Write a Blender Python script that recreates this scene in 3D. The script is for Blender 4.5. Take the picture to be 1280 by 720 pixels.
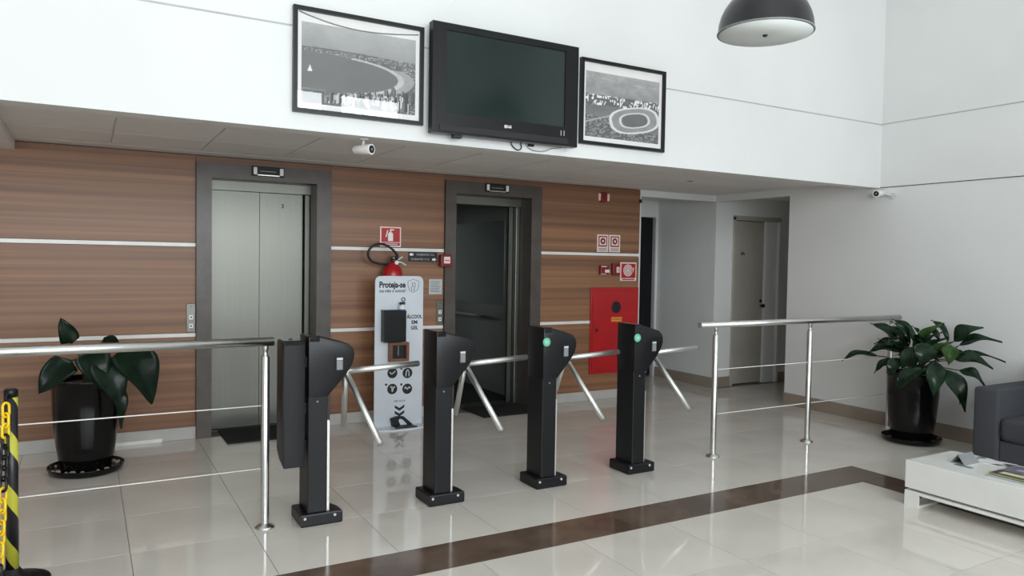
import bpy, bmesh, math, random
import numpy as np
from mathutils import Vector, Matrix
for o in list(bpy.data.objects): bpy.data.objects.remove(o)
SC = bpy.context.scene
COL = SC.collection
R = math.radians
random.seed(7)

# ------------------------------------------------------------------ camera
F_PX, YAW, PITCH, ROLL, CAM_H = 931.48, 0.52014, -0.035994, 0.016246, 1.5
cy_, sy_, cp_, sp_ = math.cos(YAW), math.sin(YAW), math.cos(PITCH), math.sin(PITCH)
fwd = Vector((sy_*cp_, cy_*cp_, sp_)); rgt = Vector((cy_, -sy_, 0)); up = rgt.cross(fwd)
r2 = rgt*math.cos(ROLL) + up*math.sin(ROLL); u2 = -rgt*math.sin(ROLL) + up*math.cos(ROLL)
cam = bpy.data.cameras.new('camera'); cam.sensor_fit = 'HORIZONTAL'; cam.sensor_width = 36.0
cam.lens = F_PX/1280*36.0; cam.clip_start = .05; cam.clip_end = 100
camo = bpy.data.objects.new('camera', cam); COL.objects.link(camo)
camo.matrix_world = Matrix(((r2.x, u2.x, -fwd.x, 0), (r2.y, u2.y, -fwd.y, 0), (r2.z, u2.z, -fwd.z, CAM_H), (0, 0, 0, 1)))
SC.camera = camo

# ------------------------------------------------------------------ world, daylight portals, exposure
SKY = 20.0
w = bpy.data.worlds.new('sky'); SC.world = w; w.use_nodes = True
bg = w.node_tree.nodes['Background']; bg.inputs[0].default_value = (0.90, 0.965, 1.0, 1); bg.inputs[1].default_value = SKY
SC.view_settings.view_transform = 'Standard'; SC.view_settings.look = 'None'
SC.view_settings.gamma = 1.0; SC.view_settings.use_curve_mapping = False
SC.view_settings.exposure = -0.98
SC.cycles.use_denoising = True
SC.cycles.max_bounces = 10; SC.cycles.diffuse_bounces = 6; SC.cycles.glossy_bounces = 5
SC.cycles.sample_clamp_indirect = 12.0
SC.cycles.caustics_reflective = False; SC.cycles.caustics_refractive = False
WIN_Y, WIN_SILL, WIN_TOP, HALL_TOP = -3.0, 1.15, 4.17, 5.6
XL, XR = -6.0, 6.585
win_spans = []
xx = 4.62
while xx - 1.04 > -3.2:
    win_spans.append((xx - 1.04, xx)); xx -= 1.29
def portal(x0, x1, z0, z1):
    l = bpy.data.lights.new('window_back_offscreen', 'AREA'); l.shape = 'RECTANGLE'; l.size = x1-x0; l.size_y = z1-z0
    l.cycles.is_portal = True
    o = bpy.data.objects.new('window_back_offscreen', l); COL.objects.link(o)
    o.location = ((x0+x1)/2, WIN_Y-.02, (z0+z1)/2); o.rotation_euler = (R(90), 0, 0)   # -Z looks towards +Y
portal(win_spans[-1][0], win_spans[0][1], WIN_SILL, WIN_TOP)

# ------------------------------------------------------------------ materials
def lin(c):
    return tuple((v/255/12.92 if v/255 <= .04045 else ((v/255+.055)/1.055)**2.4) for v in c) + (1,)
def pmat(name, col, rough=.5, metal=0, spec=.5, coat=0, emit=None, estr=0):
    m = bpy.data.materials.new(name); m.use_nodes = True
    b = m.node_tree.nodes['Principled BSDF']
    b.inputs['Base Color'].default_value = lin(col); b.inputs['Roughness'].default_value = rough
    b.inputs['Metallic'].default_value = metal; b.inputs['Specular IOR Level'].default_value = spec
    b.inputs['Coat Weight'].default_value = coat; b.inputs['Coat Roughness'].default_value = .03
    if emit: b.inputs['Emission Color'].default_value = lin(emit); b.inputs['Emission Strength'].default_value = estr
    return m
def noisy(m, c1, c2, scale=(1, 1, 1), nscale=3, detail=4, lo=.35, hi=.65, bump=0, roughvar=None):
    nt = m.node_tree; N = nt.nodes; b = N['Principled BSDF']
    tc = N.new('ShaderNodeTexCoord'); mp = N.new('ShaderNodeMapping'); mp.inputs['Scale'].default_value = scale
    nz = N.new('ShaderNodeTexNoise'); nz.inputs['Scale'].default_value = nscale; nz.inputs['Detail'].default_value = detail
    rp = N.new('ShaderNodeValToRGB'); rp.color_ramp.elements[0].position = lo; rp.color_ramp.elements[1].position = hi
    rp.color_ramp.elements[0].color = lin(c1); rp.color_ramp.elements[1].color = lin(c2)
    L = nt.links.new
    L(tc.outputs['Object'], mp.inputs['Vector']); L(mp.outputs['Vector'], nz.inputs['Vector'])
    L(nz.outputs['Fac'], rp.inputs['Fac']); L(rp.outputs['Color'], b.inputs['Base Color'])
    if bump:
        bp = N.new('ShaderNodeBump'); bp.inputs['Strength'].default_value = bump; bp.inputs['Distance'].default_value = .002
        L(nz.outputs['Fac'], bp.inputs['Height']); L(bp.outputs['Normal'], b.inputs['Normal'])
    if roughvar:
        mr = N.new('ShaderNodeMapRange'); mr.inputs['To Min'].default_value = roughvar[0]; mr.inputs['To Max'].default_value = roughvar[1]
        L(nz.outputs['Fac'], mr.inputs['Value']); L(mr.outputs['Result'], b.inputs['Roughness'])
    return m, nz
M = {}
M['paint'] = pmat('white_wall_paint', (222, 223, 222), .6); noisy(M['paint'], (220, 221, 220), (225, 226, 225), nscale=1.2)
M['paint_dim'] = M['paint']
M['soffit'] = pmat('ceiling_panel_paint', (228, 227, 225), .7); noisy(M['soffit'], (225, 224, 222), (231, 230, 228), nscale=2)
M['tile'] = pmat('polished_porcelain', (196, 190, 182), .04, spec=.6); noisy(M['tile'], (208, 201, 192), (218, 212, 204), nscale=1.6, detail=6, roughvar=(.03, .08))
M['joint'] = pmat('grey_joint', (176, 178, 178), .6); noisy(M['joint'], (172, 174, 174), (180, 182, 182), nscale=6)
M['grout'] = pmat('grout', (120, 114, 106), .8)
M['brown_tile'] = pmat('brown_border_tile', (84, 66, 55), .07, spec=.6); noisy(M['brown_tile'], (82, 67, 57), (112, 94, 81), nscale=4, detail=8, lo=.3, hi=.7, roughvar=(.06, .16))
M['skirting'] = pmat('beige_skirting', (150, 138, 124), .25); noisy(M['skirting'], (143, 131, 117), (156, 144, 130), nscale=3)
M['skirt_grey'] = pmat('light_grey_skirting', (188, 186, 182), .35); noisy(M['skirt_grey'], (182, 180, 176), (192, 190, 186), nscale=4)
M['alu'] = pmat('white_aluminium', (232, 230, 226), .3); noisy(M['alu'], (226, 224, 220), (236, 234, 230), nscale=6)
# horizontal-grain wood
m = pmat('wood_laminate', (130, 90, 62), .42); M['wood'] = m
nt = m.node_tree; N = nt.nodes; L = nt.links.new; b = N['Principled BSDF']
tc = N.new('ShaderNodeTexCoord')
def nz(scale, ns, det):
    mp = N.new('ShaderNodeMapping'); mp.inputs['Scale'].default_value = scale
    n = N.new('ShaderNodeTexNoise'); n.inputs['Scale'].default_value = ns; n.inputs['Detail'].default_value = det
    L(tc.outputs['Object'], mp.inputs['Vector']); L(mp.outputs['Vector'], n.inputs['Vector']); return n
n1 = nz((.10, .10, 11), 1.4, 5); n2 = nz((.25, .25, 40), 1.2, 3)
mx = N.new('ShaderNodeMath'); mx.operation = 'MULTIPLY_ADD'; mx.inputs[1].default_value = .30
L(n2.outputs['Fac'], mx.inputs[0]); 
m2_ = N.new('ShaderNodeMath'); m2_.operation = 'MULTIPLY'; m2_.inputs[1].default_value = .70
L(n1.outputs['Fac'], m2_.inputs[0]); L(m2_.outputs[0], mx.inputs[2])
rp = N.new('ShaderNodeValToRGB'); L(mx.outputs[0], rp.inputs['Fac']); cr = rp.color_ramp
cr.elements[0].position = .36; cr.elements[0].color = lin((113, 79, 58)); cr.elements[1].position = .64; cr.elements[1].color = lin((156, 113, 82))
e = cr.elements.new(.5); e.color = lin((134, 95, 69)); L(rp.outputs['Color'], b.inputs['Base Color'])
M['frame'] = pmat('dark_stone_frame', (78, 70, 66), .35); noisy(M['frame'], (73, 65, 61), (83, 75, 71), nscale=8, detail=6)
M['steel'] = pmat('brushed_steel', (150, 150, 145), .4, 1); noisy(M['steel'], (112, 112, 106), (115, 115, 109), scale=(40, 40, .6), nscale=2, roughvar=(.36, .42))
M['chrome'] = pmat('polished_steel', (215, 215, 213), .24, 1); noisy(M['chrome'], (212, 212, 210), (218, 218, 216), nscale=6, roughvar=(.26, .32))
M['satin'] = pmat('satin_steel_arm', (228, 228, 226), .42, 1); noisy(M['satin'], (225, 225, 223), (231, 231, 229), nscale=6, roughvar=(.40, .44))
M['cabin'] = pmat('grey_cabin_laminate', (140, 144, 141), .3); noisy(M['cabin'], (136, 140, 137), (144, 148, 145), nscale=2)
M['cabin_low'] = M['cabin']
M['mirror'] = pmat('cabin_mirror', (170, 176, 174), .22, 1); noisy(M['mirror'], (167, 173, 171), (173, 179, 177), nscale=1)
M['mat'] = pmat('black_rubber_mat', (22, 22, 23), .85); noisy(M['mat'], (18, 18, 19), (28, 28, 29), nscale=120, bump=.4)
M['black'] = pmat('black_plastic', (12, 12, 14), .35, spec=.35); noisy(M['black'], (10, 10, 12), (14, 14, 16), nscale=9)
M['dark'] = pmat('dark_void', (18, 18, 19), .6); noisy(M['dark'], (16, 16, 17), (20, 20, 21), nscale=3)
M['char'] = pmat('charcoal_turnstile_paint', (17, 18, 21), .36, spec=.35); noisy(M['char'], (15, 16, 19), (20, 21, 24), nscale=300, detail=2, bump=.05)
M['cap'] = pmat('glossy_black_cap', (17, 18, 21), .12); noisy(M['cap'], (15, 16, 19), (20, 21, 24), nscale=9)
M['grey'] = pmat('grey_plastic', (128, 130, 132), .3); noisy(M['grey'], (124, 126, 128), (134, 136, 138), nscale=9)
M['lgrey'] = pmat('light_grey_plastic', (196, 198, 200), .3); noisy(M['lgrey'], (192, 194, 196), (200, 202, 204), nscale=9)
M['white'] = pmat('white_lacquer', (226, 226, 222), .18); noisy(M['white'], (222, 222, 218), (230, 230, 226), nscale=3)
M['whitep'] = pmat('white_print', (238, 236, 234), .5); noisy(M['whitep'], (236, 234, 232), (240, 238, 236), nscale=9)
M['board'] = pmat('white_totem_board', (214, 220, 228), .25); noisy(M['board'], (210, 216, 224), (218, 224, 232), nscale=3)
M['ink'] = pmat('black_ink', (20, 24, 30), .5); noisy(M['ink'], (18, 22, 28), (22, 26, 32), nscale=9)
M['inkgrey'] = pmat('grey_ink', (110, 122, 130), .5); noisy(M['inkgrey'], (106, 118, 126), (114, 126, 134), nscale=9)
M['red'] = pmat('red_enamel', (176, 26, 32), .3); noisy(M['red'], (170, 24, 30), (182, 29, 35), nscale=4)
M['dred'] = pmat('dark_red_plastic', (120, 14, 22), .3); noisy(M['dred'], (114, 12, 20), (126, 16, 24), nscale=6)
M['pink'] = pmat('pale_sign_print', (240, 214, 210), .4); noisy(M['pink'], (238, 211, 207), (242, 217, 213), nscale=9)
M['orange'] = pmat('orange_label', (226, 150, 60), .4); noisy(M['orange'], (222, 146, 56), (230, 154, 64), nscale=9)
M['green'] = pmat('green_status_light', (96, 184, 150), .3, emit=(90, 190, 150), estr=.08); noisy(M['green'], (90, 178, 144), (102, 190, 156), nscale=20)
M['copper'] = pmat('copper_tray', (120, 78, 60), .35); noisy(M['copper'], (112, 71, 54), (128, 84, 66), nscale=8)
M['pot'] = pmat('black_glazed_pot', (10, 10, 11), .16, spec=.3); noisy(M['pot'], (9, 9, 10), (13, 12, 12), nscale=14, bump=.35)
M['soil'] = pmat('soil', (44, 33, 25), .9); noisy(M['soil'], (34, 25, 18), (58, 44, 33), nscale=60, bump=.8)
M['leaf_dark'] = pmat('dark_glossy_leaf', (24, 50, 34), .28); noisy(M['leaf_dark'], (16, 36, 25), (32, 58, 40), nscale=7, detail=5)
M['leaf'] = pmat('green_glossy_leaf', (30, 58, 38), .24); noisy(M['leaf'], (20, 42, 28), (44, 76, 48), nscale=9, detail=5)
M['leaf_light'] = pmat('young_green_leaf', (70, 106, 44), .35); noisy(M['leaf_light'], (58, 92, 38), (84, 120, 54), nscale=9, detail=5)
M['stem'] = pmat('plant_stem', (66, 62, 38), .5); noisy(M['stem'], (56, 50, 32), (74, 72, 44), nscale=20)
M['sofa'] = pmat('charcoal_fabric', (62, 63, 68), .9); noisy(M['sofa'], (54, 55, 60), (70, 71, 76), nscale=400, detail=3, bump=.4)
M['lamp'] = pmat('black_lamp_enamel', (38, 38, 40), .28); noisy(M['lamp'], (35, 35, 37), (41, 41, 43), nscale=5)
M['diff'] = pmat('frosted_lamp_diffuser', (226, 231, 229), .4); noisy(M['diff'], (223, 229, 227), (228, 233, 231), nscale=5)
M['screen'] = pmat('tv_screen_glass', (34, 46, 44), .12); noisy(M['screen'], (32, 44, 42), (36, 48, 46), nscale=2)
M['yellow'] = pmat('yellow_plastic', (240, 200, 20), .4); noisy(M['yellow'], (234, 193, 16), (246, 207, 26), nscale=8)
M['cream'] = pmat('door_paint', (176, 170, 160), .5); noisy(M['cream'], (172, 166, 156), (180, 174, 164), nscale=3)
M['blue'] = pmat('blue_label', (60, 120, 190), .4); noisy(M['blue'], (56, 116, 186), (64, 124, 194), nscale=9)
M['glass'] = pmat('window_glass', (255, 255, 255), .0); 
g = M['glass'].node_tree.nodes['Principled BSDF']; g.inputs['Transmission Weight'].default_value = 1; g.inputs['IOR'].default_value = 1.01; g.inputs['Specular IOR Level'].default_value = .5
# spiral stripes of the barrier post
m = pmat('striped_post_sleeve', (20, 20, 22), .35); M['stripe'] = m
nt = m.node_tree; N = nt.nodes; L = nt.links.new; b = N['Principled BSDF']
tc = N.new('ShaderNodeTexCoord'); sx = N.new('ShaderNodeSeparateXYZ'); L(tc.outputs['Object'], sx.inputs[0])
at = N.new('ShaderNodeMath'); at.operation = 'ARCTAN2'; L(sx.outputs['Y'], at.inputs[0]); L(sx.outputs['X'], at.inputs[1])
a1 = N.new('ShaderNodeMath'); a1.operation = 'MULTIPLY_ADD'; a1.inputs[1].default_value = 1/(2*math.pi); a1.inputs[2].default_value = .5; L(at.outputs[0], a1.inputs[0])
a2 = N.new('ShaderNodeMath'); a2.operation = 'MULTIPLY_ADD'; a2.inputs[1].default_value = 3.9; L(sx.outputs['Z'], a2.inputs[0]); L(a1.outputs[0], a2.inputs[2])
a3 = N.new('ShaderNodeMath'); a3.operation = 'FRACT'; L(a2.outputs[0], a3.inputs[0])
a4 = N.new('ShaderNodeMath'); a4.operation = 'GREATER_THAN'; a4.inputs[1].default_value = .62; L(a3.outputs[0], a4.inputs[0])
mc = N.new('ShaderNodeMix'); mc.data_type = 'RGBA'; L(a4.outputs[0], mc.inputs['Factor'])
mc.inputs['A'].default_value = lin((26, 26, 30)); mc.inputs['B'].default_value = lin((196, 194, 66)); L(mc.outputs['Result'], b.inputs['Base Color'])
def vcol_mat(name, rough=.4, coat=0):
    m = pmat(name, (128, 128, 128), rough, coat=coat); nt = m.node_tree
    a = nt.nodes.new('ShaderNodeVertexColor'); a.layer_name = 'Col'
    nt.links.new(a.outputs['Color'], nt.nodes['Principled BSDF'].inputs['Base Color']); return m
M['print'] = vcol_mat('photographic_print', .5)
M['paper'] = vcol_mat('printed_paper', .35)
# picture glazing: clear sheet with a mirror-like film on its surface
m = bpy.data.materials.new('picture_glass'); m.use_nodes = True; M['pglass'] = m
nt = m.node_tree; N = nt.nodes; N.remove(N['Principled BSDF'])
tr = N.new('ShaderNodeBsdfTransparent'); gl = N.new('ShaderNodeBsdfGlossy'); gl.inputs['Roughness'].default_value = .01
lw = N.new('ShaderNodeLayerWeight'); lw.inputs['Blend'].default_value = .5; ms = N.new('ShaderNodeMixShader')
pw = N.new('ShaderNodeMath'); pw.operation = 'POWER'; pw.inputs[1].default_value = 5; nt.links.new(lw.outputs['Facing'], pw.inputs[0])
sc_ = N.new('ShaderNodeMath'); sc_.operation = 'MULTIPLY_ADD'; sc_.inputs[1].default_value = .95; sc_.inputs[2].default_value = .045; nt.links.new(pw.outputs[0], sc_.inputs[0])
nt.links.new(sc_.outputs[0], ms.inputs[0]); nt.links.new(tr.outputs[0], ms.inputs[1]); nt.links.new(gl.outputs[0], ms.inputs[2])
nt.links.new(ms.outputs[0], N['Material Output'].inputs['Surface'])

# ------------------------------------------------------------------ mesh helpers
def box(bm, x0, x1, y0, y1, z0, z1, bev=0, seg=2):
    vs = [bm.verts.new(p) for p in ((x0, y0, z0), (x1, y0, z0), (x1, y1, z0), (x0, y1, z0), (x0, y0, z1), (x1, y0, z1), (x1, y1, z1), (x0, y1, z1))]
    fs = [bm.faces.new([vs[i] for i in f]) for f in ((3, 2, 1, 0), (4, 5, 6, 7), (0, 1, 5, 4), (1, 2, 6, 5), (2, 3, 7, 6), (3, 0, 4, 7))]
    if bev:
        ed = list({e for f in fs for e in f.edges})
        bmesh.ops.bevel(bm, geom=ed, offset=bev, segments=seg, profile=.5, affect='EDGES')
    return bm
def prism(bm, pts, axis, a0, a1, bev=0):
    """extrude polygon (u,v) along axis from a0 to a1; axis y -> (u,v)=(x,z); x -> (y,z); z -> (x,y)"""
    def mk(u, v, a):
        return {'y': (u, a, v), 'x': (a, u, v), 'z': (u, v, a)}[axis]
    A = [bm.verts.new(mk(u, v, a0)) for u, v in pts]; B = [bm.verts.new(mk(u, v, a1)) for u, v in pts]
    n = len(pts); fs = [bm.faces.new(A), bm.faces.new(B[::-1])]
    for i in range(n): fs.append(bm.faces.new((A[i], B[i], B[(i+1) % n], A[(i+1) % n])))
    bmesh.ops.recalc_face_normals(bm, faces=fs)
    if bev:
        ed = list({e for f in fs[:2] for e in f.edges})
        bmesh.ops.bevel(bm, geom=ed, offset=bev, segments=2, profile=.5, affect='EDGES')
    return bm
def tube(bm, path, r, seg=12, closed=False, cap=True):
    P = [Vector(p) for p in path]; n = len(P); rings = []
    rad = r if hasattr(r, '__len__') else [r]*n
    t0 = (P[1]-P[0]).normalized(); ref = Vector((0, 0, 1)) if abs(t0.z) < .9 else Vector((1, 0, 0))
    nrm = t0.cross(ref).normalized()
    for i, p in enumerate(P):
        if closed: t = (P[(i+1) % n]-P[i-1]).normalized()
        else: t = (P[min(i+1, n-1)]-P[max(i-1, 0)]).normalized()
        nrm = (nrm - t*nrm.dot(t)).normalized(); bn = t.cross(nrm)
        rings.append([bm.verts.new(p + (nrm*math.cos(2*math.pi*k/seg) + bn*math.sin(2*math.pi*k/seg))*rad[i]) for k in range(seg)])
    m = n if closed else n-1
    for i in range(m):
        a, b = rings[i], rings[(i+1) % n]
        for k in range(seg):
            f = bm.faces.new((a[k], a[(k+1) % seg], b[(k+1) % seg], b[k])); f.smooth = True
    if cap and not closed:
        bm.faces.new(rings[0][::-1]); bm.faces.new(rings[-1])
    return bm
def lathe(bm, prof, c, seg=40, axis='z', smooth=True):
    rings = []
    for r, h in prof:
        ring = []
        for k in range(seg):
            a = 2*math.pi*k/seg; u, v = r*math.cos(a), r*math.sin(a)
            p = {'z': (c[0]+u, c[1]+v, c[2]+h), 'y': (c[0]+u, c[1]+h, c[2]+v), 'x': (c[0]+h, c[1]+u, c[2]+v)}[axis]
            ring.append(bm.verts.new(p))
        rings.append(ring)
    fs = []
    for a, b in zip(rings, rings[1:]):
        for k in range(seg):
            f = bm.faces.new((a[k], a[(k+1) % seg], b[(k+1) % seg], b[k])); f.smooth = smooth; fs.append(f)
    fs.append(bm.faces.new(rings[0][::-1])); fs.append(bm.faces.new(rings[-1]))
    bmesh.ops.recalc_face_normals(bm, faces=fs)
    return bm
def disc(bm, c, r, y0, y1, seg=24): return lathe(bm, [(r, y0-c[1]), (r, y1-c[1])], c, seg, 'y', False)
def NB(): return bmesh.new()
def root_loc(p):
    v = Vector((0, 0, 0))
    while p is not None: v += p.location; p = p.parent
    return v
def obj(name, bm, mat, parent=None, loc=None, smooth=False, sharp=35):
    me = bpy.data.meshes.new(name); off = root_loc(parent)
    if loc is not None: off = off + (Vector(loc) - (off if parent else Vector((0, 0, 0)))) if parent is None else off
    if parent is None and loc is not None: off = Vector(loc)
    bmesh.ops.translate(bm, verts=bm.verts, vec=-off)
    if smooth:
        for f in bm.faces: f.smooth = True
    bm.to_mesh(me); bm.free()
    if smooth: me.set_sharp_from_angle(angle=R(sharp))
    me.materials.append(M[mat] if isinstance(mat, str) else mat)
    o = bpy.data.objects.new(name, me); COL.objects.link(o)
    if parent: o.parent = parent
    elif loc is not None: o.location = loc
    return o
def B(name, mat, parent, *a, bev=0, smooth=False):
    return obj(name, box(NB(), *a, bev=bev), mat, parent)
def empty(name, loc):
    o = bpy.data.objects.new(name, None); COL.objects.link(o); o.location = loc; o.empty_display_size = .1; return o
def tag(o, label, cat, group=None):
    o['label'] = label; o['category'] = cat
    if group: o['group'] = group
    return o
def thing(name, loc, label, cat, group=None): return tag(empty(name, loc), label, cat, group)
def struct(o, label=None):
    o['kind'] = 'structure'
    if label: o['label'] = label
    return o
def copy_tree(o, parent=None):
    c = o.copy(); COL.objects.link(c); c.parent = parent
    for ch in list(o.children): copy_tree(ch, c)
    return c
def share(name, src, parent, loc):
    o = bpy.data.objects.new(name, src.data); COL.objects.link(o); o.parent = parent; o.location = loc; return o
def text(name, s, size, x, z, y, mat, parent, align='CENTER', sx=1.0, axis='y', bold=0.0, fit=None):
    cu = bpy.data.curves.new('t', 'FONT'); cu.body = s; cu.size = size; cu.align_x = align; cu.align_y = 'CENTER'; cu.resolution_u = 3; cu.offset = bold
    cu.extrude = .0004
    t = bpy.data.objects.new('t', cu); COL.objects.link(t); bpy.context.view_layer.update()
    me = bpy.data.meshes.new_from_object(t.evaluated_get(bpy.context.evaluated_depsgraph_get()))
    bpy.data.objects.remove(t); bpy.data.curves.remove(cu)
    off = root_loc(parent)
    if fit:
        xs = [v.co.x for v in me.vertices]; sx = fit/(max(xs)-min(xs))
    for v in me.vertices:
        a, b_, d = v.co
        v.co = Vector((x + a*sx, y - d, z + b_)) - off
    me.materials.clear(); me.materials.append(M[mat]); me.name = name
    o = bpy.data.objects.new(name, me); COL.objects.link(o); o.parent = parent; return o

# ================================================================== SETTING
WY = 6.57           # wood wall face
CEIL = 2.326        # low ceiling
FY, FZ = 4.46, 2.253  # fascia face and lower edge
# ---- floor
fl_ = struct(obj('floor', box(NB(), XL-.2, 8.7, -3.2, 8.7, -.08, -.004), 'grout'))
X0, Y0, T = .79, 3.55, .6
tile_cache = {}
def tile(x0, x1, y0, y1):
    g = .0016; k = (round(x1-x0, 3), round(y1-y0, 3))
    if k not in tile_cache:
        o = obj('tile', box(NB(), -(x1-x0)/2+g, (x1-x0)/2-g, -(y1-y0)/2+g, (y1-y0)/2-g, -.004, 0), 'tile'); tile_cache[k] = o
        o.parent = fl_; o.location = ((x0+x1)/2, (y0+y1)/2, 0)
    else: share('tile', tile_cache[k], fl_, ((x0+x1)/2, (y0+y1)/2, 0))
far = NB()
def lay(x0, x1, y0, y1):
    if x1-x0 < .02 or y1-y0 < .02: return
    if x1 > -1.1 and y1 > 1.75: tile(x0, x1, y0, y1)
    else:
        g = .0016; box(far, x0+g, x1-g, y0+g, y1-g, -.004, 0)
def grid(xa, xb, ya, yb, ox, oy):
    i0 = math.floor((xa-ox)/T); j0 = math.floor((ya-oy)/T)
    i = i0
    while ox+i*T < xb-.001:
        j = j0
        while oy+j*T < yb-.001:
            lay(max(xa, ox+i*T), min(xb, ox+(i+1)*T), max(ya, oy+j*T), min(yb, oy+(j+1)*T)); j += 1
        i += 1
grid(XL, 6.585, 3.55, 5.51, X0, Y0)            # in front of the lifts
grid(XL, 8.6, 5.51, 6.55, X0, Y0)              # up to the wood wall, with the alcove
grid(5.42, 6.6, 6.55, 7.65, X0, Y0)            # corridor
grid(5.008, 6.585, -3, 3.55, X0, Y0)           # beside the sofa
grid(XL, 4.724, -3, 3.245, 1.706, 3.245)       # inside the border
fo = obj('far_tile_field', far, 'tile', fl_); fo['kind'] = 'stuff'
B('border_strip', 'brown_tile', fl_, XL, 5.008-.0015, 3.2465, 3.5485, -.004, 0)
B('border_strip', 'brown_tile', fl_, 4.7255, 5.0065, -3, 3.2435, -.004, 0)

# ---- wood clad back wall with lift openings
E1, E2 = (.783, 1.89), (3.0, 4.085)
bm = NB()
box(bm, XL, E1[0], WY+.02, 6.95, 0, CEIL); box(bm, E1[1], E2[0], WY+.02, 6.95, 0, CEIL); box(bm, E2[1], 5.40, WY+.02, 7.7, 0, CEIL)
box(bm, E1[0], E1[1], WY+.02, 6.95, 2.26, CEIL); box(bm, E2[0], E2[1], WY+.02, 6.95, 2.26, CEIL)
wb = struct(obj('wall_back', bm, 'dark'))
rows = ((.10, .838), (.872, 1.572), (1.610, 2.318))
for xa, xb in ((XL, -2.6), (-2.597, E1[0]-.002), (E1[1]+.002, E2[0]-.002), (E2[1]+.002, 5.40)):
    for za, zb in rows: B('wood_panel', 'wood', wb, xa, xb, WY, WY+.02, za, zb)
for xa, xb in (E1, E2): B('wood_panel', 'wood', wb, xa, xb, WY, WY+.02, 2.268, 2.318)
for xa, xb in ((XL, E1[0]-.002), (E1[1]+.002, E2[0]-.002), (E2[1]+.002, 5.40)):
    B('metal_strip', 'alu', wb, xa, xb, WY-.004, WY+.02, .840, .870)
    B('metal_strip', 'alu', wb, xa, xb, WY-.004, WY+.02, 1.576, 1.606)
B('end_panel', 'paint_dim', wb, 5.40, 5.42, WY+.001, 7.65, 0, CEIL)
bb = struct(obj('baseboard_back', box(NB(), XL, E1[0]-.002, WY-.012, WY+.02, 0, .10), 'skirt_grey'))
B('skirting_board', 'skirt_grey', bb, E1[1]+.002, E2[0]-.002, WY-.012, WY+.02, 0, .10)
B('skirting_board', 'skirt_grey', bb, E2[1]+.002, 5.40, WY-.012, WY+.02, 0, .10)
tag(B('floor_strip', 'white', None, .19, .53, WY-.035, WY-.013, 0, .03, bev=.003), 'short white strip on the floor against the skirting behind the potted plant', 'cable duct')  # plain white strip along the foot of the skirting

# ---- low ceiling of square panels
ce = struct(obj('ceiling', box(NB(), XL, 8.7, FY+.14, 8.7, CEIL+.012, CEIL+.06), 'soffit'))
PX, PY, PT = .165, 5.125, .6225
pan = None
for i in range(-2, 11):
    for j in range(0, 2):
        xa = PX+(i-1)*PT; g = .006
        if xa + PT > XR+.02: continue
        if pan is None:
            pan = obj('ceiling_panel', box(NB(), g, PT-g, g, PT-g, 0, .014), 'soffit'); pan.parent = ce; pan.location = (xa, PY+j*PT, CEIL)
        else: share('ceiling_panel', pan, ce, (xa, PY+j*PT, CEIL))
B('edge_board', 'soffit', ce, XL, XR, FY+.14, PY-.002, CEIL-.002, CEIL+.012)
B('edge_board', 'soffit', ce, XL, 5.42, PY+2*PT+.002, WY+.02, CEIL-.001, CEIL+.012)
B('edge_board', 'soffit', ce, 6.39+.003, XR, PY, 6.57, CEIL, CEIL+.012)
B('edge_board', 'soffit', ce, 5.42, XR, PY+2*PT+.002, 6.60, CEIL-.001, CEIL+.012)
B('edge_board', 'soffit', ce, XR, 8.6, 5.4, 6.75, CEIL, CEIL+.012)
B('edge_board', 'soffit', ce, 5.42, 6.7, 6.61, 7.8, CEIL, CEIL+.012)
B('soffit_drop', 'soffit', ce, XL, -.445, FY+.14, WY, 2.256, CEIL-.003)

# ---- upper hall
wu = struct(obj('wall_upper', box(NB(), XL-.2, XR, FY, FY+.14, FZ, HALL_TOP), 'paint'))
struct(obj('trim_1', box(NB(), XL, XR-.004, FY-.003, FY, 2.847, 2.857), 'joint'), 'thin grey joint across the upper wall')
bm = NB(); box(bm, XR, XR+.16, -3.2, 5.51, 0, HALL_TOP)
box(bm, XR, XR+.12, 5.51, 6.6, FZ, CEIL+.02)
wr = struct(obj('wall_right', bm, 'paint'))
struct(obj('trim_2', box(NB(), XR-.003, XR, -3, FY, 2.851, 2.861), 'joint'))
struct(obj('trim_3', box(NB(), XR-.004, XR, -3, FY+.14, 2.252, 2.259), 'frame'))
br = struct(obj('baseboard_right', box(NB(), XR-.012, XR, -3, 5.51, 0, .125), 'skirting'))
# alcove with door, corridor
bm = NB(); box(bm, 6.6, 6.89, 6.6, 6.75, 0, CEIL); box(bm, 7.73, 8.6, 6.6, 6.75, 0, CEIL); box(bm, 6.89, 7.73, 6.6, 6.75, 2.10, CEIL)
wa = struct(obj('wall_alcove', bm, 'paint_dim'))
struct(obj('wall_alcove_side', box(NB(), 8.6, 8.75, 5.4, 6.75, 0, CEIL), 'paint_dim'))
struct(obj('wall_alcove_front', box(NB(), 6.745, 8.6, 5.35, 5.51, 0, CEIL), 'paint_dim'))
bm = NB(); box(bm, 6.6, 6.75, 6.75, 7.65, 0, CEIL); box(bm, 5.42, 6.6, 6.6, 6.72, FZ, CEIL)
struct(obj('wall_corridor', bm, 'paint_dim'))
bm = NB(); box(bm, 5.42, 5.62, 7.65, 7.8, 0, CEIL); box(bm, 6.57, 6.75, 7.65, 7.8, 0, CEIL); box(bm, 5.62, 6.57, 7.65, 7.8, 2.11, CEIL)
struct(obj('wall_corridor_end', bm, 'paint_dim'))
bc = struct(obj('baseboard_corridor', box(NB(), 6.588, 6.6, 6.588, 7.65, 0, .125), 'skirting'))
B('skirting_board', 'skirting', bc, 6.6, 6.885, 6.588, 6.6, 0, .125)
B('skirting_board', 'skirting', bc, 7.735, 8.6, 6.588, 6.6, 0, .125)
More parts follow.
